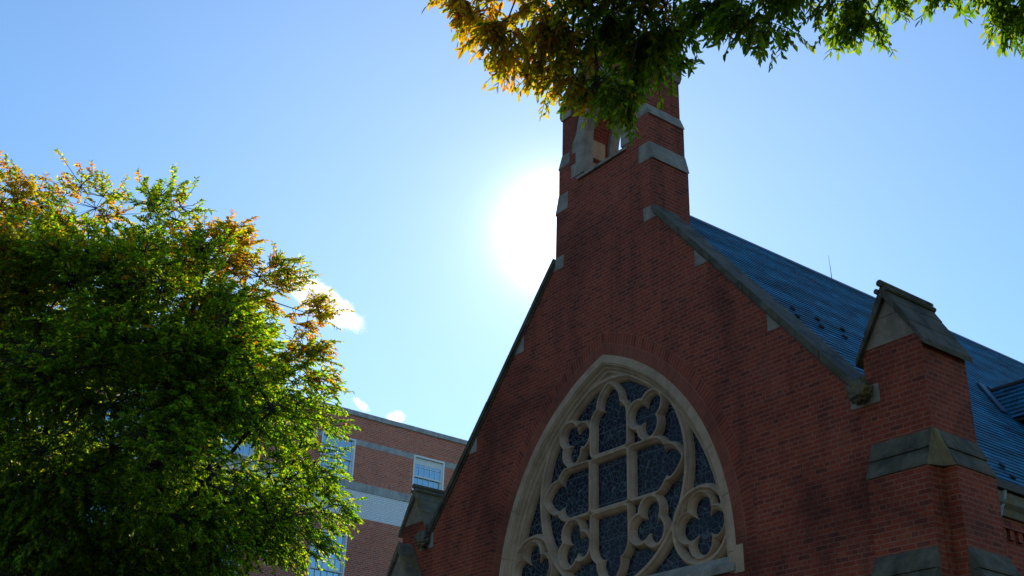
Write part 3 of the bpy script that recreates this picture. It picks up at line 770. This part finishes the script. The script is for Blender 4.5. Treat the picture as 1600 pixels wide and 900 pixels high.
def sash(z0, z1, nc, nr, transom=None):
    h = z1 - z0; W = 1.62
    root = None
    f = MB(); t = 0.075
    f.box(XF - 0.20, XF + 0.02, 0.0, t, z0, z1); f.box(XF - 0.20, XF + 0.02, W - t, W, z0, z1)
    f.box(XF - 0.20, XF + 0.02, t, W - t, z1 - t, z1); f.box(XF - 0.20, XF + 0.05, t, W - t, z0, z0 + t * 0.9)
    zm = z0 + h * 0.5
    f.box(XF - 0.17, XF - 0.06, t, W - t, zm - 0.03, zm + 0.03)
    gx0, gx1 = t, W - t
    for half, xo in ((0, -0.15), (1, -0.10)):
        a, b_ = (z0 + t * 0.9, zm - 0.03) if half == 0 else (zm + 0.03, z1 - t)
        f.box(XF + xo - 0.02, XF + xo + 0.03, gx0, gx0 + 0.05, a, b_); f.box(XF + xo - 0.02, XF + xo + 0.03, gx1 - 0.05, gx1, a, b_)
        for k in range(1, nc):
            y = gx0 + 0.025 + (gx1 - gx0 - 0.05) * k / nc; f.box(XF + xo - 0.01, XF + xo + 0.02, y - 0.012, y + 0.012, a, b_)
        for k in range(1, nr):
            z = a + (b_ - a) * k / nr; f.box(XF + xo - 0.008, XF + xo + 0.018, gx0 + 0.05, gx1 - 0.05, z - 0.012, z + 0.012)
    g = MB(); g.box(XF - 0.168, XF - 0.162, gx0 + 0.02, gx1 - 0.02, z0 + 0.05, zm); g.box(XF - 0.118, XF - 0.112, gx0 + 0.02, gx1 - 0.02, zm, z1 - 0.05)
    return f, g
protos = {}
for y in cols:
    for ri, (z0, z1) in enumerate(rows):
        if ri not in protos:
            f, g = sash(z0, z1, 5, 2 if ri == 0 else 3)
            fo = f.build('window', M['white_paint'], college); go = g.build('glass', M['window_glass'], fo)
            protos[ri] = (fo, go)
        else:
            p0, g0 = protos[ri]
            fo = p0.copy(); COL.objects.link(fo); fo.parent = college
            go = g0.copy(); COL.objects.link(go); go.parent = fo
        fo.location = (0, y, 0)
        if ri == 0 and abs(y - 13.39) < 0.01:
            bl = MB(); bl.box(XF - 0.104, XF - 0.1, 0.1, 1.52, 17.72, 18.0); bo_ = bl.build('blind', M['blind'], fo); bo_.location = (0, 0, 0)

# ------------------------------------------------------------------ trees
def build_leaves(name, P, D, Nn, Ln, Wd, Cc, mat, parent, near=False):
    """leaf blades: base P, direction D, face normal Nn, length, width, colour, all as arrays -> ONE mesh"""
    k = len(P)
    D = D / np.linalg.norm(D, axis=1, keepdims=True)
    Sd = np.cross(D, Nn); Sd /= np.linalg.norm(Sd, axis=1, keepdims=True) + 1e-9
    Up = np.cross(Sd, D)
    Ln = Ln[:, None]; Wd = Wd[:, None]
    if near:
        curl = rng.uniform(-0.02, 0.22, k)[:, None]
        base = P; tip = P + D * Ln - Up * Ln * curl
        a = P + D * Ln * 0.30 + Up * Wd * 0.18; b_ = P + D * Ln * 0.66 - Up * Ln * curl * 0.35 + Up * Wd * 0.12
        V = np.stack([base, a + Sd * Wd * 0.5, b_ + Sd * Wd * 0.40, tip, b_ - Sd * Wd * 0.40, a - Sd * Wd * 0.5], 1)
        F = np.array([[0, 1, 2, 3], [0, 3, 4, 5]])
    else:
        mid = P + D * Ln * 0.42
        V = np.stack([P, mid + Sd * Wd * 0.5 + Up * Wd * 0.12, P + D * Ln - Up * Ln * 0.1, mid - Sd * Wd * 0.5 + Up * Wd * 0.12], 1)
        F = np.array([[0, 1, 2, 3]])
    nv = V.shape[1]
    faces = (F[None] + (np.arange(k) * nv)[:, None, None]).reshape(-1, 4)
    me = bpy.data.meshes.new(name)
    me.vertices.add(k * nv); me.vertices.foreach_set('co', V.reshape(-1).astype(np.float32))
    nf = len(faces)
    me.loops.add(nf * 4); me.loops.foreach_set('vertex_index', faces.reshape(-1).astype(np.int32))
    me.polygons.add(nf); me.polygons.foreach_set('loop_start', (np.arange(nf) * 4).astype(np.int32)); me.polygons.foreach_set('loop_total', np.full(nf, 4, np.int32))
    me.update(calc_edges=True)
    ca = me.color_attributes.new('leaf_colour', 'FLOAT_COLOR', 'POINT')
    cc = np.repeat(np.concatenate([Cc, np.ones((k, 1))], 1), nv, axis=0)
    ca.data.foreach_set('color', cc.reshape(-1).astype(np.float32))
    me.materials.append(mat)
    o = bpy.data.objects.new(name, me); COL.objects.link(o)
    o.parent = parent; o.location = -Vector(parent.location)
    return o

def unit(n):
    v = rng.normal(size=(n, 3)); return v / np.linalg.norm(v, axis=1, keepdims=True)

def leaf_colours(n, autumn, greens, autumns, mixn=0.12):
    g = np.array(greens)[rng.integers(0, len(greens), n)]; a = np.array(autumns)[rng.integers(0, len(autumns), n)]
    f = np.clip(autumn + rng.normal(0, mixn, n), 0, 1)[:, None]
    c = g * (1 - f) + a * f
    return np.clip(c * rng.uniform(0.75, 1.25, (n, 1)), 0, 1)

def grow_tree(root, lobes, trunk_pts, trunk_rad, fork, rise, sprays_per, leaves_per, leaf_len, leaf_wid, twig_len, greens, autumns, mat, near, nlimb=8, droop=0.5, gap=0.0, patch=0.0):
    lob = np.array([l[:3] for l in lobes]); rad = np.array([l[3] for l in lobes]); aut = np.array([l[4] for l in lobes])
    wood = MB(); wood.tube(trunk_pts, trunk_rad, 12)
    F = Vector(fork)
    # main limbs go to well spread lobes; every lobe then hangs on the nearest limb
    order = [int(np.argmax(lob[:, 2]))]
    while len(order) < nlimb:
        d = np.min([np.linalg.norm(lob - lob[i], axis=1) for i in order], axis=0); order.append(int(np.argmax(d)))
    limbs = []
    for i in order:
        c = Vector(lob[i]) + Vector((0, 0, rise)); pts = []
        bend = Vector((rng.normal() * 0.3, rng.normal() * 0.3, 0.8))
        for k in range(9):
            t = k / 8
            p = F.lerp(c, t) + bend * (math.sin(math.pi * t) * (c - F).length * 0.10) + Vector(rng.normal(0, 0.05, 3)) * (0 < k < 8)
            pts.append(p)
        r0 = trunk_rad[-1] * 0.62
        wood.tube(pts, [r0 * (1 - 0.86 * k / 8) for k in range(9)], 8); limbs.append(pts)
    allp = [(p, k / 8) for l in limbs for k, p in enumerate(l) if k >= 2]
    Pp = []; Dd = []; Nn = []; Ll = []; Ww = []; Cc = []
    ctr = np.average(lob, axis=0, weights=rad)
    for li in range(len(lob)):
        c = Vector(lob[li]); R = rad[li]
        p0, tt = min(allp, key=lambda q: (q[0] - c).length + 0.35 * max(0, q[0].z - c.z))
        m_ = p0.lerp(c, 0.5) + Vector((0, 0, 0.08 * (c - p0).length)) + Vector(rng.normal(0, 0.06, 3)) * R
        br = 0.016 + 0.022 * R
        wood.tube([p0, p0.lerp(m_, 0.5) + Vector(rng.normal(0, 0.03, 3)), m_, c], [br, br * 0.8, br * 0.62, br * 0.3], 6)
        ns = int(sprays_per * rng.uniform(0.6, 1.45) * R * R * (0.34 if near and R > 1.0 else 1.45 if R > 1.25 and not near else 1.0) + (5 if near else 22))
        hubs = [c + Vector(v * np.array([1, 1, 0.8])) * R * rng.uniform(0.45, 0.95) for v in unit(int(5 + 4 * R) if not near else 5)]
        hub_a = np.array([tuple(h) for h in hubs])[rng.integers(0, len(hubs), ns)]
        sp = hub_a + np.clip(rng.normal(0, 1, (ns, 3)), -1.7, 1.7) * R * np.array([0.29, 0.29, 0.19])
        dirs = (sp - np.array(c)) / (np.linalg.norm(sp - np.array(c), axis=1, keepdims=True) + 1e-6)
        out = sp - ctr; out /= np.linalg.norm(out, axis=1, keepdims=True) + 1e-6
        sd = dirs * 0.55 + out * 0.55 + rng.normal(0, 0.35, (ns, 3)); sd[:, 2] -= droop * 0.6
        sd /= np.linalg.norm(sd, axis=1, keepdims=True)
        for h in hubs: wood.tube([c, h], [br * (0.32 if near else 0.2), br * 0.1], 4, False)
        for s in range(ns):
            b0 = sp[s]; tl = twig_len * rng.uniform(0.6, 1.3)
            h = min(hubs + [c], key=lambda q: (q - Vector(b0)).length)
            e = b0 + sd[s] * tl - np.array([0, 0, droop * 0.25 * tl])
            md = b0 + sd[s] * tl * 0.5
            tr_ = 0.004 if near else 0.007
            wood.tube([h, Vector(b0), Vector(md), Vector(e)], [tr_ * 1.7, tr_ * 1.2, tr_, tr_ * 0.5], 3, False)
            nl = max(3, int(leaves_per * rng.uniform(0.7, 1.3)))
            tpos = (np.arange(nl) + rng.uniform(0, 0.6, nl)) / nl
            pos = b0[None] + (md - b0)[None] * np.minimum(tpos * 2, 1)[:, None] + (e - md)[None] * np.clip(tpos * 2 - 1, 0, 1)[:, None]
            side = np.cross(sd[s], [0, 0, 1.0]); side /= np.linalg.norm(side) + 1e-6
            sg = np.where(np.arange(nl) % 2 == 0, 1, -1)[:, None]
            d = sd[s][None] * rng.uniform(0.35, 0.9, (nl, 1)) + side[None] * sg * rng.uniform(0.4, 1.0, (nl, 1)) + rng.normal(0, 0.28, (nl, 3))
            d[:, 2] -= droop * rng.uniform(0.3, 1.5, nl)
            nr = rng.normal(0, 0.62, (nl, 3)) + np.array(SUN)[None] * 0.55; nr[:, 2] += 0.4
            a_ = aut[li] * (1.0 if near else 0.8) * (1 if patch == 0 else np.clip(1 + patch * noise.noise(Vector(b0) * 1.1), 0, 2))
            a_ = 1.0 if rng.random() < a_ * 0.75 else a_ * 0.55
            Pp.append(pos); Dd.append(d); Nn.append(nr)
            Ll.append(leaf_len * rng.uniform(0.65, 1.25, nl)); Ww.append(leaf_wid * rng.uniform(0.75, 1.2, nl))
            Cc.append(leaf_colours(nl, a_, greens, autumns))
    wood.build('trunk', M['bark'], root, recalc=False, smooth=True)
    cat_ = np.concatenate
    print(root.name, 'leaves', sum(len(p) for p in Pp))
    return build_leaves('crown', cat_(Pp), cat_(Dd), cat_(Nn), cat_(Ll), cat_(Ww), cat_(Cc), mat, root, near)

GREENS = [(0.011, 0.030, 0.008), (0.018, 0.043, 0.009), (0.028, 0.057, 0.010), (0.044, 0.070, 0.011), (0.014, 0.035, 0.011)]
AUTUMN = [(0.15, 0.032, 0.008), (0.17, 0.044, 0.009), (0.11, 0.024, 0.008), (0.15, 0.056, 0.010), (0.10, 0.042, 0.009)]
GOLD = [(0.105, 0.068, 0.008), (0.09, 0.074, 0.009), (0.115, 0.056, 0.007), (0.065, 0.066, 0.009), (0.085, 0.044, 0.007)]
LT = [(-15.06,-7.32,17.35,0.98,0.6),(-12.06,-8.22,13.7,1.22,0.3),(-16.28,-7.45,15.82,1.22,0.3),(-17.96,-6.92,16.13,1.22,0.3),(-13.63,-5.7,17.02,1.04,0.45),(-11.81,-4.79,16.5,1.04,0.12),(-10.87,-6.58,13.65,1.37,0.1),(-13.81,-6.22,15.2,1.37,0.1),(-17.04,-5.52,16.6,1.37,0.1),(-11.27,-3.35,15.68,0.81,0.6),(-12.27,-2.22,16.54,0.38,0.8),(-9.91,-4.82,13.74,1.3,0.1),(-12.35,-4.21,15.26,1.3,0.1),(-15.64,-3.34,16.6,1.3,0.1),(-11.33,-1.9,15.37,0.86,0.45),(-9.59,-3.51,12.79,1.3,0.08),(-12.33,-2.5,13.89,1.3,0.08),(-14.5,-1.09,14.92,1.3,0.08),(-10.31,-0.88,14.26,0.58,0.75),(-10.97,-0.67,13.3,0.85,0.3),(-9.23,-2.03,11.08,1.14,0.0),(-11.68,-0.98,12.09,1.14,0.0),(-15.49,0.54,13.31,1.14,0.0),(-12.59,0.84,12.74,0.76,0.0),(-11.83,0.51,11.02,0.72,0.0),(-14.07,0.73,10.83,1.21,0.0),(-12.48,1.21,10.06,0.7,0.0),(-12.39,0.55,9.04,0.68,0.0),(-11.91,-1.09,9.26,1.14,0.0),(-14.37,-0.29,10.09,1.14,0.0),(-17.14,0.97,10.85,1.14,0.0),(-10.15,-3.72,11.62,1.6,0.03),(-13.63,-2.49,12.9,1.6,0.03),(-15.96,-1.54,14.17,1.6,0.03),(-10.62,-5.69,11.61,1.68,0.03),(-14.59,-4.58,13.62,1.68,0.03),(-18.01,-3.63,15.03,1.68,0.03),(-12.5,-6.91,12.12,1.68,0.05),(-15.97,-5.99,13.43,1.68,0.05),(-19.69,-5.22,15.13,1.68,0.05),(-10.25,-4.1,9.57,1.68,0.0),(-15.02,-2.47,11.09,1.68,0.0),(-17.68,-1.53,11.79,1.68,0.0),(-12.1,-5.4,9.47,1.68,0.0),(-16.79,-4.42,10.8,1.68,0.0),(-19.92,-3.48,11.92,1.68,0.0),(-13.39,-6.78,9.79,1.68,0.0),(-16.94,-5.81,10.51,1.68,0.0),(-20.61,-4.87,11.37,1.68,0.0),(-10.99,-2.73,8.23,1.3,0.0),(-14.63,-1.54,9.05,1.3,0.0),(-18.07,-0.1,9.92,1.3,0.0),(-13.04,-3.69,7.92,1.53,0.0),(-16.64,-2.42,8.55,1.53,0.0),(-19.71,-1.52,9.45,1.53,0.0),(-13.54,-5.51,7.57,1.6,0.0),(-17.85,-4.04,8.69,1.6,0.0),(-19.85,-3.36,8.91,1.6,0.0),(-13.05,-9.01,13.9,1.53,0.3),(-15.75,-8.96,15.09,1.53,0.3),(-19.94,-8.47,16.85,1.53,0.3),(-14.49,-9.01,11.64,1.83,0.1),(-18.14,-8.18,12.63,1.83,0.1),(-20.6,-8.27,13.46,1.83,0.1),(-15.02,-8.23,9.29,1.83,0.0),(-19.9,-7.14,10.46,1.83,0.0),(-22.09,-6.76,11.34,1.83,0.0),(-15.93,-6.89,7.02,1.68,0.0),(-19.39,-6.21,7.77,1.68,0.0),(-22.82,-5.07,8.56,1.68,0.0),(-14.35,-4.34,6.42,1.53,0.0),(-17.93,-3.74,6.67,1.53,0.0),(-21.11,-2.83,7.45,1.53,0.0),(-14.12,-2.68,6.25,1.53,0.0),(-16.84,-2.14,7.2,1.53,0.0),(-19.84,-0.98,7.98,1.53,0.0),(-12.08,-1.45,6.87,1.22,0.0),(-14.61,-0.25,7.46,1.22,0.0),(-17.25,0.73,7.75,1.22,0.0)]
OT = [(7.62,-8.4,8.78,0.12,0.9),(7.46,-8.0,8.94,0.18,0.9),(8.14,-8.21,8.15,0.19,0.8),(7.51,-7.61,8.46,0.16,0.85),(8.17,-7.78,8.56,0.27,0.6),(7.77,-7.35,8.47,0.2,0.8),(8.16,-7.42,8.0,0.12,0.75),(8.08,-7.29,8.57,0.29,0.25),(8.14,-7.11,8.16,0.21,0.15),(8.52,-7.14,7.79,0.14,0.1),(8.25,-6.68,8.62,0.27,0.12),(8.35,-6.4,8.69,0.14,0.15),(8.46,-7.19,8.76,0.34,0.15),(8.75,-6.83,8.67,0.31,0.1),(8.65,-6.11,9.26,0.24,0.08),(9.15,-6.2,8.71,0.18,0.08),(8.95,-5.6,9.1,0.18,0.15),(9.49,-5.86,9.1,0.23,0.15),(9.65,-5.53,8.95,0.17,0.0),(9.68,-5.36,8.79,0.13,0.0),(9.95,-5.46,8.58,0.09,0.0),(9.99,-5.3,9.08,0.17,0.0),(10.28,-4.81,8.98,0.11,0.0),(10.5,-4.84,8.97,0.12,0.0),(10.37,-4.13,9.26,0.13,0.0),(10.52,-3.98,9.12,0.19,0.0),(10.75,-4.21,8.67,0.12,0.0),(8.15,-8.73,8.81,0.27,0.8),(7.87,-7.84,9.51,0.4,0.6),(8.69,-7.84,8.87,0.41,0.3),(8.88,-7.17,9.19,0.43,0.15),(8.91,-6.17,9.81,0.46,0.1),(9.83,-6.19,9.23,0.38,0.1),(10.03,-5.41,9.61,0.39,0.0),(10.28,-4.47,10.14,0.41,0.0),(10.99,-4.49,9.37,0.43,0.0),(11.32,-3.79,9.39,0.53,0.0),(10.63,-2.8,9.38,0.32,0.0),(8.9,-8.28,9.55,0.5,0.3),(9.64,-7.57,9.56,0.54,0.2),(9.08,-5.03,11.79,0.68,0.1),(10.78,-5.44,10.26,0.57,0.0),(11.47,-4.55,10.12,0.61,0.0),(11.71,-2.54,10.56,0.68,0.0),(11.87,-1.82,10.04,0.68,0.0)]
t1 = empty('leafy_tree', (-16.4, -4.4, 0), 'large dense green tree with orange-tipped crown left of the chapel', 'tree')
grow_tree(t1, LT, [(-16.4, -4.4, -0.2), (-16.45, -4.4, 0.4), (-16.4, -4.35, 2.0), (-16.3, -4.3, 3.6)], [0.52, 0.40, 0.33, 0.30], (-16.3, -4.3, 3.4), 0.0, 135, 19, 0.120, 0.054, 0.42, GREENS, AUTUMN, M['leaf'], False, nlimb=14, droop=0.35, patch=0.9)
# unseen extra lobes of the overhanging crown, added to shade the chapel front
for _x, _y, _z, _r in ((12.5, -4.0, 12.5, 1.5), (14.5, -6.0, 11.8, 1.5), (17.0, -3.0, 12.8, 1.7), (16.0, 0.5, 13.0, 1.6), (12.6, -7.6, 11.6, 1.4), (15.0, -9.0, 11.2, 1.5), (18.0, -6.5, 11.8, 1.6), (17.5, -10.5, 11.0, 1.5), (13.5, -11.5, 11.0, 1.4),
                       (20.0, -2.0, 11.5, 1.6), (20.5, -8.0, 10.5, 1.5), (15.5, -3.5, 14.5, 1.8), (18.5, -4.0, 14.0, 1.7), (14.0, -1.0, 14.2, 1.6), (16.5, -7.5, 13.6, 1.6), (11.0, -9.5, 10.6, 1.2)):
    OT.append((_x, _y, _z, _r, 0.05))
t2 = empty('overhanging_tree', (15.6, -1.2, 0), 'overhanging tree branches with long leaves, golden at left, in front of the bell tower', 'tree')
grow_tree(t2, OT, [(15.6, -1.2, -0.2), (15.6, -1.25, 0.4), (15.5, -1.3, 2.5), (15.1, -1.5, 5.2), (14.5, -1.9, 7.4)], [0.50, 0.38, 0.30, 0.26, 0.22], (14.5, -1.9, 7.2), 1.3, 780, 12, 0.093, 0.032, 0.25, GREENS, GOLD, M['leaf_near'], True, nlimb=12, droop=0.62)

# ------------------------------------------------------------------ clouds far beyond
def cloud_mat(name, dens):
    m = bpy.data.materials.new(name); m.use_nodes = True; nt = m.node_tree; nt.nodes.clear()
    out = N(nt, 'ShaderNodeOutputMaterial'); v = N(nt, 'ShaderNodeVolumePrincipled')
    tc = N(nt, 'ShaderNodeTexCoord')
    n1 = noise_tex(nt, tc.outputs['Object'], 0.12, 8, 0.7, 0.8)
    ln = N(nt, 'ShaderNodeVectorMath', operation='LENGTH')
    mp = scaled(nt, tc.outputs['Generated'], (2, 2, 2)); sb = N(nt, 'ShaderNodeVectorMath', operation='SUBTRACT'); nt.links.new(mp, sb.inputs[0]); sb.inputs[1].default_value = (1, 1, 1)
    nt.links.new(sb.outputs[0], ln.inputs[0])
    fall = mth(nt, 'SUBTRACT', 1.0, ln.outputs['Value'])
    d = mth(nt, 'SUBTRACT', mth(nt, 'ADD', mth(nt, 'MULTIPLY', fall, 0.62), n1), 0.64, True)
    edge = mth(nt, 'MULTIPLY', fall, 2.6, True)
    nt.links.new(mth(nt, 'MULTIPLY', mth(nt, 'MULTIPLY', d, dens), mth(nt, 'MULTIPLY', edge, edge)), v.inputs['Density'])
    v.inputs['Color'].default_value = (1, 1, 1, 1); v.inputs['Anisotropy'].default_value = 0.5
    nt.links.new(v.outputs[0], out.inputs['Volume'])
    return m
CM = cloud_mat('cloud_vapour', 0.6)
def cloud(label, loc, size, tilt):
    bm = bmesh.new(); bmesh.ops.create_icosphere(bm, subdivisions=3, radius=1.0)
    for v in bm.verts: v.co = Vector((v.co.x * size[0], v.co.y * size[1], v.co.z * size[2]))
    me = bpy.data.meshes.new('cloud'); bm.to_mesh(me); bm.free(); me.materials.append(CM)
    o = bpy.data.objects.new('cloud', me); COL.objects.link(o); o.location = loc
    # long axis lies across the line of sight, dipping to the right
    r_, u_ = RIGHT, UP
    ax = (r_ * math.cos(tilt) - u_ * math.sin(tilt)).normalized(); ay = FWD.copy(); az = ax.cross(ay)
    o.rotation_euler = Matrix((ax, ay, az)).transposed().to_euler()
    tag(o, label, 'cloud', 'small white clouds')
cloud('largest white cloud, emerging behind the right edge of the tree crown', (-559.0, 268.0, 300.0), (40, 15, 13), math.radians(35))
cloud('small white puff of cloud just above the roof of the long brick building', (-557.8, 325.2, 241.3), (8.5, 6, 5.5), math.radians(-5))
cloud('thin wisp of cloud between the small puff and the tree crown', (-566, 306, 246), (9, 4, 3.6), math.radians(40))
